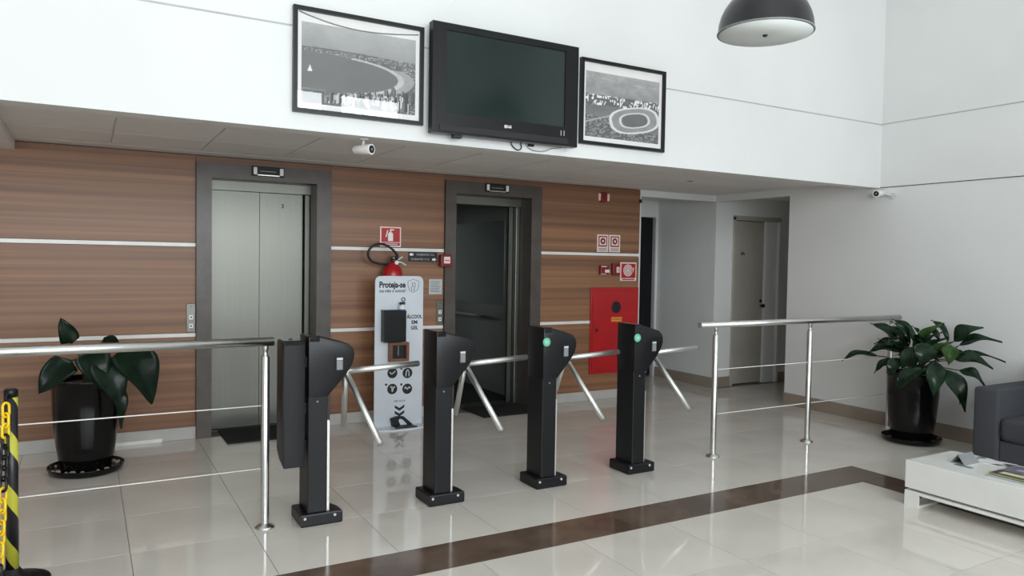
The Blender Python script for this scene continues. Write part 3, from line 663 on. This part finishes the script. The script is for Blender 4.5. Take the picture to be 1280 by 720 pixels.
# thermostat-like device high on wood
t = thing('alarm_strobe', (4.88, WY, 2.15), 'small red and white alarm strobe high on the wood panel', 'alarm')
B('housing', 'dred', t, 4.84, 4.92, WF-.035, WF, 2.155, 2.262, bev=.006); B('strobe_lens', 'pink', t, 4.90, 4.955, WF-.028, WF, 2.17, 2.248, bev=.006); B('side_label', 'pink', t, 4.815, 4.842, WF-.02, WF, 2.17, 2.25, bev=.004)
tag(B('corner_sensor', 'ink', None, 5.385, 5.412, WF-.02, WF, 2.175, 2.215, bev=.003), 'tiny black sensor at the top corner where the wood ends', 'sensor')
# two small round-symbol signs
for x0, x1, lb in ((4.815, 4.965, 'alarm sign with round dark symbol, the one further from the corridor'), (4.978, 5.128, 'alarm sign with round dark symbol, the one nearer the corridor')):
    t = plate('alarm_sign', x0, x1, 1.617, 1.806, .004, 'pink', lb, 'sign', 'pair of alarm signs'); y = WF-.0045; c = (x0+x1)/2
    B('red_field', 'dred', t, x0+.018, x1-.018, y-.001, y+.001, 1.674, 1.790); B('white_field', 'pink', t, x0+.03, x1-.03, y-.002, y+.001, 1.688, 1.778)
    obj('round_symbol', disc(NB(), (c, y, 1.734), .034, y-.0032, y), 'dred', t); obj('symbol_centre', disc(NB(), (c, y, 1.734), .014, y-.0044, y), 'pink', t)
    for k in range(2): B('caption_line', 'inkgrey', t, x0+.02, x1-.02, y-.0012, y+.001, 1.632+k*.017, 1.640+k*.017)
# siren, call point, hose sign
t = thing('alarm_siren', (4.91, WY, 1.36), 'dark red alarm siren with white label left of the narrow red call point', 'alarm')
B('housing', 'dred', t, 4.845, 4.955, WF-.04, WF, 1.372, 1.468, bev=.006); B('white_bar', 'pink', t, 4.855, 4.925, WF-.0425, WF-.0395, 1.452, 1.462); B('white_label', 'pink', t, 4.90, 4.962, WF-.044, WF-.0395, 1.392, 1.425, bev=.003); B('lower_bar', 'pink', t, 4.85, 4.92, WF-.0425, WF-.0395, 1.374, 1.380)
t = thing('hydrant_call_point', (5.07, WY, 1.36), 'narrow dark red call point between the siren and the hose sign', 'alarm')
B('housing', 'dred', t, 5.012, 5.112, WF-.04, WF, 1.365, 1.495, bev=.006); B('press_plate', 'pink', t, 5.058, 5.098, WF-.0435, WF-.0395, 1.392, 1.455, bev=.002); B('plate_mark', 'ink', t, 5.075, 5.081, WF-.045, WF-.043, 1.405, 1.44)
t = plate('hose_sign', 5.138, 5.365, 1.302, 1.508, .004, 'pink', 'red square sign with a coiled fire hose symbol above the red cabinet', 'sign'); y = WF-.0045
B('red_field', 'red', t, 5.153, 5.350, y-.001, y+.001, 1.333, 1.493)
obj('coil_symbol', disc(NB(), (5.245, y, 1.418), .066, y-.0025, y), 'pink', t)
for k, r in enumerate((.052, .036, .020)):
    obj('coil_ring', tube(NB(), [(5.245+r*math.cos(2*math.pi*q/24), y-.0025, 1.418+r*math.sin(2*math.pi*q/24)) for q in range(24)], .003, 5, closed=True), 'copper', t)
obj('hose_end', prism(NB(), [(5.30, 1.44), (5.332, 1.452), (5.318, 1.40), (5.298, 1.39)], 'y', y-.0025, y), 'pink', t); B('caption', 'dred', t, 5.165, 5.338, y-.001, y+.001, 1.312, 1.324)
# hydrant cabinet
t = thing('hydrant_cabinet', (5.065, WY, .28), 'red fire hose cabinet with round dark vent set low on the wood panel', 'fire cabinet')
hx0, hx1, hz0, hz1 = 4.738, 5.392, .285, 1.228
B('body', 'red', t, hx0, hx1, WF-.018, WF, hz0, hz1, bev=.003)
dr = B('door', 'red', t, hx0+.03, hx1-.03, WF-.026, WF-.017, hz0+.03, hz1-.03, bev=.003)
vt = obj('round_vent', disc(NB(), (5.075, WF, 1.012), .064, WF-.030, WF-.025, 32), 'ink', dr)
obj('vent_ring', tube(NB(), [(5.075+.064*math.cos(2*math.pi*q/32), WF-.029, 1.012+.064*math.sin(2*math.pi*q/32)) for q in range(32)], .004, 6, closed=True), 'dred', dr)
lb = B('warning_label', 'orange', dr, 5.012, 5.155, WF-.0275, WF-.0255, .853, .902); text('label_text', 'INCÊNDIO', .026, 5.083, .878, WF-.0276, 'dred', dr)
obj('lock', disc(NB(), (4.815, WF, .765), .016, WF-.032, WF-.025, 16), 'ink', dr)

# ================================================================== GEL STATION
gx0, gx1, gy = 2.20, 2.655, 6.25
t = thing('gel_station', ((gx0+gx1)/2, gy, 0), 'white foot-operated hand gel board with black dispenser standing before the wood wall', 'sanitizer stand')
def rrect(x0, x1, z0, z1, r, n=6):
    pts = [(x0, z0), (x1, z0)]
    pts += [(x1-r+r*math.cos(a), z1-r+r*math.sin(a)) for a in [R(90*k/n) for k in range(n+1)]]
    pts += [(x0+r-r*math.sin(a), z1-r+r*math.cos(a)) for a in [R(90*k/n) for k in range(n+1)]]; return pts
bd = obj('board', prism(NB(), rrect(gx0, gx1, .012, 1.352, .05), 'y', gy, gy+.012, bev=.002), 'board', t)
obj('foot_plate', prism(NB(), [(gx0, gy-.12), (gx0+.15, gy-.16), (gx0+.30, gy-.16), (gx1, gy-.12), (gx1, gy+.10), (gx0, gy+.10)], 'z', .0, .012), 'board', t)
fs = gy-.0005
text('lettering', 'Proteja-se', .074, 2.236, 1.272, fs, 'ink', bd, align='LEFT', fit=.245, bold=.0028)
text('lettering', 'sua mão e outros!', .040, 2.236, 1.220, fs, 'ink', bd, align='LEFT', fit=.245, bold=.0007)
for k, s in enumerate(('ÁLCOOL', 'EM', 'GEL')): text('lettering', s, .044, 2.572, .985-k*.05, fs, 'ink', bd, fit=(.148, .056, .07)[k], bold=.0015)
text('lettering', 'PISE AQUI', .024, 2.438, .232, fs, 'ink', bd)
sh = [(2.505, 1.305), (2.557, 1.322), (2.612, 1.305), (2.610, 1.262), (2.594, 1.226), (2.557, 1.203), (2.520, 1.226), (2.506, 1.262)]
obj('shield_outline', tube(NB(), [(a, fs, b_) for a, b_ in sh], .0026, 6, closed=True), 'inkgrey', bd)
obj('hand_outline', tube(NB(), arc_path([(2.562, fs, 1.215), (2.570, fs, 1.25), (2.575, fs, 1.28), (2.558, fs, 1.293), (2.545, fs, 1.28), (2.555, fs, 1.262), (2.538, fs, 1.25), (2.545, fs, 1.222)], 4), .003, 6), 'inkgrey', bd)
obj('push_icon', tube(NB(), [(2.463+.016*math.cos(2*math.pi*q/20), fs, 1.142+.016*math.sin(2*math.pi*q/20)) for q in range(20)], .006, 6, closed=True), 'inkgrey', bd)
dp = B('dispenser', 'black', t, 2.255, 2.462, gy-.085, gy-.001, .772, 1.050, bev=.006)
B('dispenser_lid', 'black', dp, 2.253, 2.40, gy-.087, gy-.001, 1.042, 1.054, bev=.003)
bo = obj('gel_bottle', lathe(NB(), [(.026, .0), (.026, .08), (.014, .095), (.014, .11)], (2.435, gy-.045, 1.0), 20), 'whitep', dp)
obj('bottle_label', lathe(NB(), [(.0265, .0), (.0265, .02)], (2.435, gy-.045, 1.04), 20), 'blue', bo)
obj('pump', box(NB(), 2.412, 2.460, gy-.06, gy-.03, 1.10, 1.122, bev=.004), 'ink', bo)
tr_ = NB()
x0, x1, z0, z1 = 2.322, 2.505, .595, .762
for a in ((x0, x1, z0, z0+.025), (x0, x1, z1-.022, z1), (x0, x0+.027, z0+.025, z1-.022), (x1-.027, x1, z0+.025, z1-.022)): box(tr_, a[0], a[1], gy-.05, gy-.0005, a[2], a[3])
tr_ = obj('drip_tray', tr_, 'copper', t); B('tray_back', 'dark', tr_, x0+.02, x1-.02, gy-.012, gy-.0008, z0+.02, z1-.02); B('tray_spout', 'grey', tr_, 2.41, 2.418, gy-.02, gy-.011, z0+.05, z1-.03)
for i, (x, z) in enumerate(((2.367, .488), (2.510, .480), (2.367, .345), (2.510, .337))):
    ic = obj('icon_disc', disc(NB(), (x, fs, z), .047, fs-.0008, fs+.0002, 28), 'ink', bd)
    P_ = {0: [(-.025, .01), (-.01, -.008), (.012, .004), (.026, .016)], 1: [(-.015, -.03), (-.012, .01), (.002, .028), (.014, .008), (.014, -.03)], 2: [(-.02, .018), (-.006, .02), (.0, -.024), (.012, .018), (.024, .012)], 3: [(-.028, .004), (-.016, .016), (.0, -.004), (.016, .016), (.028, .004)]}[i]
    obj('icon_hand', tube(NB(), arc_path([(x+a, fs-.001, z+b_) for a, b_ in P_], 4), .006, 6), 'lgrey', ic)
    obj('icon_number', disc(NB(), (x-.058, fs, z+.043), .011, fs-.0008, fs+.0002, 14), 'ink', bd)
for z in (.175, .125): obj('chevron', prism(NB(), [(2.392, z+.022), (2.438, z-.006), (2.484, z+.022), (2.484, z-.002), (2.438, z-.032), (2.392, z-.002)], 'y', fs-.0008, fs+.0002), 'ink', bd)
pd = obj('pedal', prism(NB(), [(2.36, .014), (2.345, .085), (2.40, .10), (2.47, .095), (2.56, .014)], 'y', gy-.03, gy-.001, bev=.003), 'ink', t)
obj('pedal_cutout', prism(NB(), [(2.44, .016), (2.418, .062), (2.43, .078), (2.455, .07), (2.492, .03), (2.50, .016)], 'y', gy-.0325, gy-.0295), 'board', pd)
obj('foot_lever', prism(NB(), [(2.36, gy-.13), (2.56, gy-.13), (2.52, gy-.03), (2.37, gy-.03)], 'z', .0125, .022, bev=.002), 'ink', t)

# ================================================================== PLANTS
def leaf_bm(base, tip, width, nrm, droop, heart=False, fold=.25, nu=9, nv=4):
    bm = NB(); a = Vector(base); t = Vector(tip); d = (t-a); Ln = d.length; d.normalize()
    nrm = Vector(nrm); nrm = (nrm-d*nrm.dot(d)).normalized(); side = d.cross(nrm).normalized(); rows_ = []
    for i in range(nu+1):
        s = i/nu
        wv = (math.sin(math.pi*min(1, .06+s**.55*.94))**.8 if heart else math.sin(math.pi*s**.75)**1.15)
        wv = max(wv, .02) if 0 < i < nu else .015
        c = a+d*(Ln*s)+nrm*(droop*4*s*(1-s))
        row = []
        for j in range(-nv, nv+1):
            q = j/nv; und = .012*math.sin(s*9+q*2)*abs(q)
            row.append(bm.verts.new(c+side*(width/2*wv*q)+nrm*((fold*abs(q)-.3*fold*q*q)*width/2*wv+und)))
        rows_.append(row)
    for r0, r1 in zip(rows_, rows_[1:]):
        for p in range(2*nv):
            f = bm.faces.new((r0[p], r0[p+1], r1[p+1], r1[p])); f.smooth = True
    # give the blade a thickness
    g = bmesh.ops.solidify(bm, geom=bm.faces[:], thickness=.0014)
    for f in bm.faces: f.smooth = True
    return bm
def pot_and_saucer(t, x, y, h=.63):
    p = obj('pot', lathe(NB(), [(.150, .025), (.160, .04), (.185, .20), (.203, .42), (.207, h-.03), (.212, h-.025), (.212, h), (.196, h), (.193, h-.05), (.01, h-.05)], (x, y, 0), 48), 'pot', t, smooth=True, sharp=50)
    obj('soil', lathe(NB(), [(.19, h-.048), (.17, h-.035), (.05, h-.025)], (x, y, 0), 32), 'soil', t)
    s = obj('saucer', lathe(NB(), [(.205, .0), (.225, .012), (.236, .042), (.236, .048), (.228, .048), (.216, .022), (.02, .022)], (x, y, 0), 48), 'pot', t, smooth=True, sharp=50)
    return s
# plant by the wood wall
px, py = 0.0, 5.90
t = thing('potted_plant', (px, py, 0), 'black glazed pot with a few large drooping dark leaves before the wood wall', 'plant', 'potted plants')
s = pot_and_saucer(t, px, py, .645)
pb = NB()
for k in range(40):
    a = random.random()*6.28; r = .165+random.random()*.05; c = (px+r*math.cos(a), py+r*math.sin(a), .022)
    bmesh.ops.create_icosphere(pb, subdivisions=1, radius=.010+random.random()*.006, matrix=Matrix.Translation((c[0], c[1], .030)))
pe = obj('gravel', pb, pmat('pale_gravel', (150, 140, 128), .8), s); pe['kind'] = 'stuff'
cen = Vector((px+.0, py, .60)); fv = Vector((0, -1, .35))
LL = [((-.085, 5.84, .895), (-.148, 5.80, 1.075), .125, (.2, -1, .1), .01), ((-.085, 5.76, .79), (-.27, 5.70, .585), .20, (-.3, -1, .5), .03),
      ((.01, 5.74, .845), (.095, 5.66, .59), .20, (.1, -1, .45), .05), ((.085, 5.72, .80), (.205, 5.64, .46), .22, (.25, -1, .4), .05),
      ((.22, 5.76, .865), (.395, 5.66, .475), .29, (.4, -1, .45), .07), ((.18, 5.66, .63), (.205, 5.62, .33), .10, (.5, -1, .1), .02),
      ((.10, 5.98, .88), (.26, 6.06, .80), .14, (.1, -.5, 1), .03), ((.02, 5.80, .82), (.16, 5.70, .70), .16, (.1, -.8, .7), .04)]
for b_, tp, wd, n_, dr_ in LL:
    lf = obj('leaf', leaf_bm(b_, tp, wd, n_, dr_, True), 'leaf_dark', t)
    mid = (Vector(b_)+cen)/2+Vector((0, 0, .07)); obj('stalk', tube(NB(), arc_path([tuple(cen), tuple(mid), b_], 5), .006, 6), 'stem', lf)
obj('trunk', tube(NB(), [(px, py, .58), (px+.01, py-.01, .74)], [.03, .018], 10), 'stem', t)
# plant by the sofa
px, py = 6.20, 3.83
t = thing('potted_plant', (px, py, 0), 'black pot with a dense crown of arching pointed green leaves beside the sofa', 'plant', 'potted plants')
pot_and_saucer(t, px, py, .60)
LR_ = [((6.150,3.962,0.850),(6.100,4.184,0.994),0.101),((6.080,4.142,0.706),(6.000,4.384,0.640),0.083),((6.100,3.906,0.771),(6.020,4.145,0.738),0.120),((6.200,3.911,0.815),(6.150,4.172,0.809),0.076),
((6.250,3.843,0.859),(6.220,4.056,1.040),0.092),((6.080,3.890,0.688),(6.020,4.074,0.566),0.101),((6.030,3.859,0.713),(5.950,3.902,0.569),0.128),((6.280,3.821,0.821),(6.300,3.638,1.038),0.110),
((6.320,3.570,0.902),(6.300,3.753,1.053),0.070),((6.320,3.524,0.898),(6.380,3.362,1.021),0.156),((6.350,3.503,0.852),(6.420,3.233,0.911),0.110),((6.360,3.558,0.714),(6.460,3.222,0.748),0.077),
((6.250,3.497,0.746),(6.320,3.244,0.699),0.143),((6.100,3.481,0.665),(6.120,3.339,0.348),0.156),((6.220,3.423,0.648),(6.280,3.277,0.553),0.110),((6.050,3.588,0.883),(5.980,3.642,0.696),0.202),
((6.000,3.605,0.654),(5.920,3.818,0.447),0.156),((6.000,3.489,0.733),(5.930,3.492,0.461),0.161),((6.050,3.661,0.829),(5.980,3.804,0.638),0.174),((6.120,3.429,0.888),(6.080,3.462,0.714),0.137),
((6.150,3.406,0.546),(6.140,3.395,0.400),0.033),((6.200,3.912,0.854),(6.200,3.875,0.935),0.055),((6.280,3.631,0.917),(6.270,3.780,0.960),0.083),((5.970,3.729,0.639),(5.930,3.785,0.465),0.110),
((6.200,3.366,0.828),(6.150,3.442,0.777),0.101),((6.150,3.605,0.738),(6.150,3.482,0.899),0.110)]
cen = Vector((px, py, .56))
for k in range(22):
    a = R(100+190*random.random()); r0 = .05+.08*random.random(); ln = .16+.14*random.random(); el = random.uniform(-.2, .9)
    h0 = Vector((px+r0*math.cos(a), py+r0*math.sin(a), .66+.20*random.random()))
    t0 = h0+Vector((math.cos(a)*math.cos(el), math.sin(a)*math.cos(el), math.sin(el)))*ln
    t0.x = min(t0.x, 6.50); LR_.append((tuple(h0), tuple(t0), .055+.05*random.random()))
for k, (b_, tp, wd) in enumerate(LR_):
    bv, tv = Vector(b_), Vector(tp)
    # the blade starts nearer the crown than the visible part, so leaves overlap as they do in the pot
    bv = bv.lerp(cen+Vector((0, 0, .22)), .12)
    n_ = Vector((-.55, -.45, .75+.1*(k % 3)))
    mt_ = 'leaf_light' if k in (19, 25, 7) else 'leaf'
    lf = obj('leaf', leaf_bm(bv, tv, wd*.92, n_, .02+.13*(tv-bv).length, False, .4, 11, 4), mt_, t)
    mid = (bv+cen)/2+Vector((0, 0, .05)); obj('stalk', tube(NB(), arc_path([tuple(cen+Vector(((k % 5-2)*.02, (k % 4-1.5)*.02, 0))), tuple(mid), tuple(bv)], 5), .005, 6), 'stem' if k % 3 else 'leaf', lf)

# ================================================================== SOFA AND TABLE
sy0, sy1, sxf, sxb = 1.15, 3.085, 5.75, 6.555
t = thing('sofa', (6.15, 2.1, 0), 'charcoal fabric sofa with square arms against the white wall', 'sofa')
for a, b_ in ((sy1-.18, sy1), (sy0, sy0+.18)): obj('arm', box(NB(), sxf, sxb, a, b_, .05, .625, bev=.025, seg=3), 'sofa', t, smooth=True)
obj('base', box(NB(), sxf+.03, sxb, sy0+.18, sy1-.18, .05, .25, bev=.01), 'sofa', t)
obj('backrest', box(NB(), 6.33, sxb, sy0+.18, sy1-.18, .25, .80, bev=.03, seg=3), 'sofa', t, smooth=True)
hw = (sy1-sy0-.36)/2
for k in range(2):
    a = sy0+.18+k*hw; obj('seat_cushion', box(NB(), sxf+.0, 6.33, a+.003, a+hw-.003, .25, .42, bev=.045, seg=4), 'sofa', t, smooth=True)
    obj('back_cushion', box(NB(), 6.18, 6.34, a+.01, a+hw-.01, .42, .82, bev=.05, seg=4), 'sofa', t, smooth=True)
for x in (5.82, 6.48):
    for y in (sy0+.08, sy1-.08): obj('foot', lathe(NB(), [(.02, 0), (.025, .05)], (x, y, 0), 12), 'ink', t)
tx0, tx1, ty0, ty1 = 4.503, 5.02, 1.55, 2.812
t = thing('coffee_table', (4.76, 2.18, 0), 'low white lacquered coffee table with sled legs in front of the sofa', 'table')
B('top_box', 'white', t, tx0, tx1, ty0, ty1, .112, .285, bev=.003)
B('recessed_core', 'white', t, tx0+.06, tx1-.06, ty0+.06, ty1-.06, .096, .113)
B('bottom_plate', 'white', t, tx0, tx1, ty0, ty1, .078, .097, bev=.002)
for a in (ty1-.09, ty0):
    bm = NB(); box(bm, tx0, tx0+.014, a, a+.09, 0, .079); box(bm, tx1-.014, tx1, a, a+.09, 0, .079); box(bm, tx0+.014, tx1-.014, a, a+.09, 0, .012)
    obj('sled_leg', bm, 'white', t)
# things on the table
def bw_sheet(seed, w=26, h=18):
    rs = np.random.RandomState(seed); n = ramp_noise(h, w, 4, rs); return np.where(n > .52, .86, np.where(n > .4, .5, .22))
t = thing('folded_leaflet', (4.75, 2.60, .285), 'grey leaflet folded into an upright tent on the white coffee table', 'leaflet')
obj('sheet', prism(NB(), [(2.555, .2852), (2.60, .345), (2.645, .2852), (2.641, .2852), (2.60, .340), (2.559, .2852)], 'x', 4.70, 4.86), 'grey', t)
B('flap', 'inkgrey', t, 4.665, 4.70, 2.50, 2.60, .2852, .2875)
t = thing('open_leaflet', (4.95, 2.60, .285), 'open black-and-white printed leaflet lying behind the folded one', 'leaflet')
B('sheet', 'whitep', t, 4.875, 5.01, 2.40, 2.70, .2852, .2872)
vgrid('print', bw_sheet(4), 'paper', t, lambda u, v: (4.878+.129*v, 2.697-.294*u, .2877+.002*math.sin(u*7)+.002))
def magazine(z0, th, x0, x1, y0, y1, label, img, edge):
    t = thing('magazine', ((x0+x1)/2, (y0+y1)/2, z0), label, 'magazine', 'magazines on the coffee table')
    B('pages', edge, t, x0+.002, x1-.002, y0+.002, y1-.002, z0+.0015, z0+th-.001)
    B('back_cover', 'inkgrey', t, x0, x1, y0, y1, z0, z0+.0015)
    vgrid('cover', img, 'paper', t, lambda u, v: (x0+(x1-x0)*v, y1-(y1-y0)*u, z0+th))
rs = np.random.RandomState(9); n = ramp_noise(20, 28, 5, rs); cov = np.stack([.16+.22*(n > .5), .16+.2*(n > .5), .2+.26*(n > .5)], -1); cov[3:6, 4:20] = (.85, .83, .6); cov[12:14, 6:24] = (.7, .68, .66)
cov2 = np.stack([.45*np.ones((20, 28)), .46*np.ones((20, 28)), .45*np.ones((20, 28))], -1); cov2[:, :2] = (.8, .85, .3)
magazine(.2852, .010, 4.60, 4.89, 2.09, 2.385, 'grey magazine at the bottom of the stack on the coffee table', cov2, 'lgrey')
magazine(.2954, .009, 4.615, 4.925, 2.08, 2.37, 'dark covered magazine on top of the stack on the coffee table', cov, pmat('yellow_page_edge', (190, 188, 110), .6))

# ================================================================== BARRIER POST AND CHAIN
bx, by = -.293, 4.0
t = thing('barrier_post', (bx, by, 0), 'black barrier post with yellow spiral stripes standing by the railing', 'barrier post')
obj('base', lathe(NB(), [(.15, 0), (.15, .012), (.12, .022), (.07, .033), (.042, .055), (.030, .075)], (bx, by, 0), 32), 'char', t, smooth=True, sharp=50)
obj('tube', lathe(NB(), [(.0265, .07), (.0265, .86)], (bx, by, 0), 28), 'stripe', t)
obj('cap', lathe(NB(), [(.028, .855), (.028, .885), (.022, .892)], (bx, by, 0), 24), 'black', t)
obj('hook', tube(NB(), arc_path([(bx-.005, by-.025, .865), (bx-.012, by-.045, .868), (bx-.016, by-.05, .85), (bx-.012, by-.04, .842)], 4), .004, 8), 'black', t)
t = thing('plastic_chain', (bx-.02, by-.05, 0), 'yellow and black plastic chain hanging from the barrier post', 'chain')
path = [Vector((bx-.014-.030*(s/20)**1.5, by-.055-.15*(s/18), .83-.045*s)) for s in range(19)]
path += [Vector((bx-.042-.045*k, by-.215, .014)) for k in range(1, 14)]
def link_mesh(p, d, flip, col):
    d = d.normalized(); a = d.cross(Vector((0, 1, 0)) if abs(d.y) < .9 else Vector((1, 0, 0))).normalized(); b_ = d.cross(a).normalized(); sd = (a+b_).normalized() if flip else (a-b_).normalized()
    pts = []
    for q in range(16):
        an = 2*math.pi*q/16; pts.append(p+d*(.017*math.cos(an)+(.014 if math.cos(an) > 0 else -.014))+sd*(.0165*math.sin(an)))
    return obj('link', tube(NB(), pts, .0058, 8, closed=True), col, t)
for k, p in enumerate(path[:-1]):
    d = path[k+1]-p; g = k % 12
    link_mesh(p+d*.5, d, k % 2, 'yellow' if g < 3 or g > 7 else 'black')
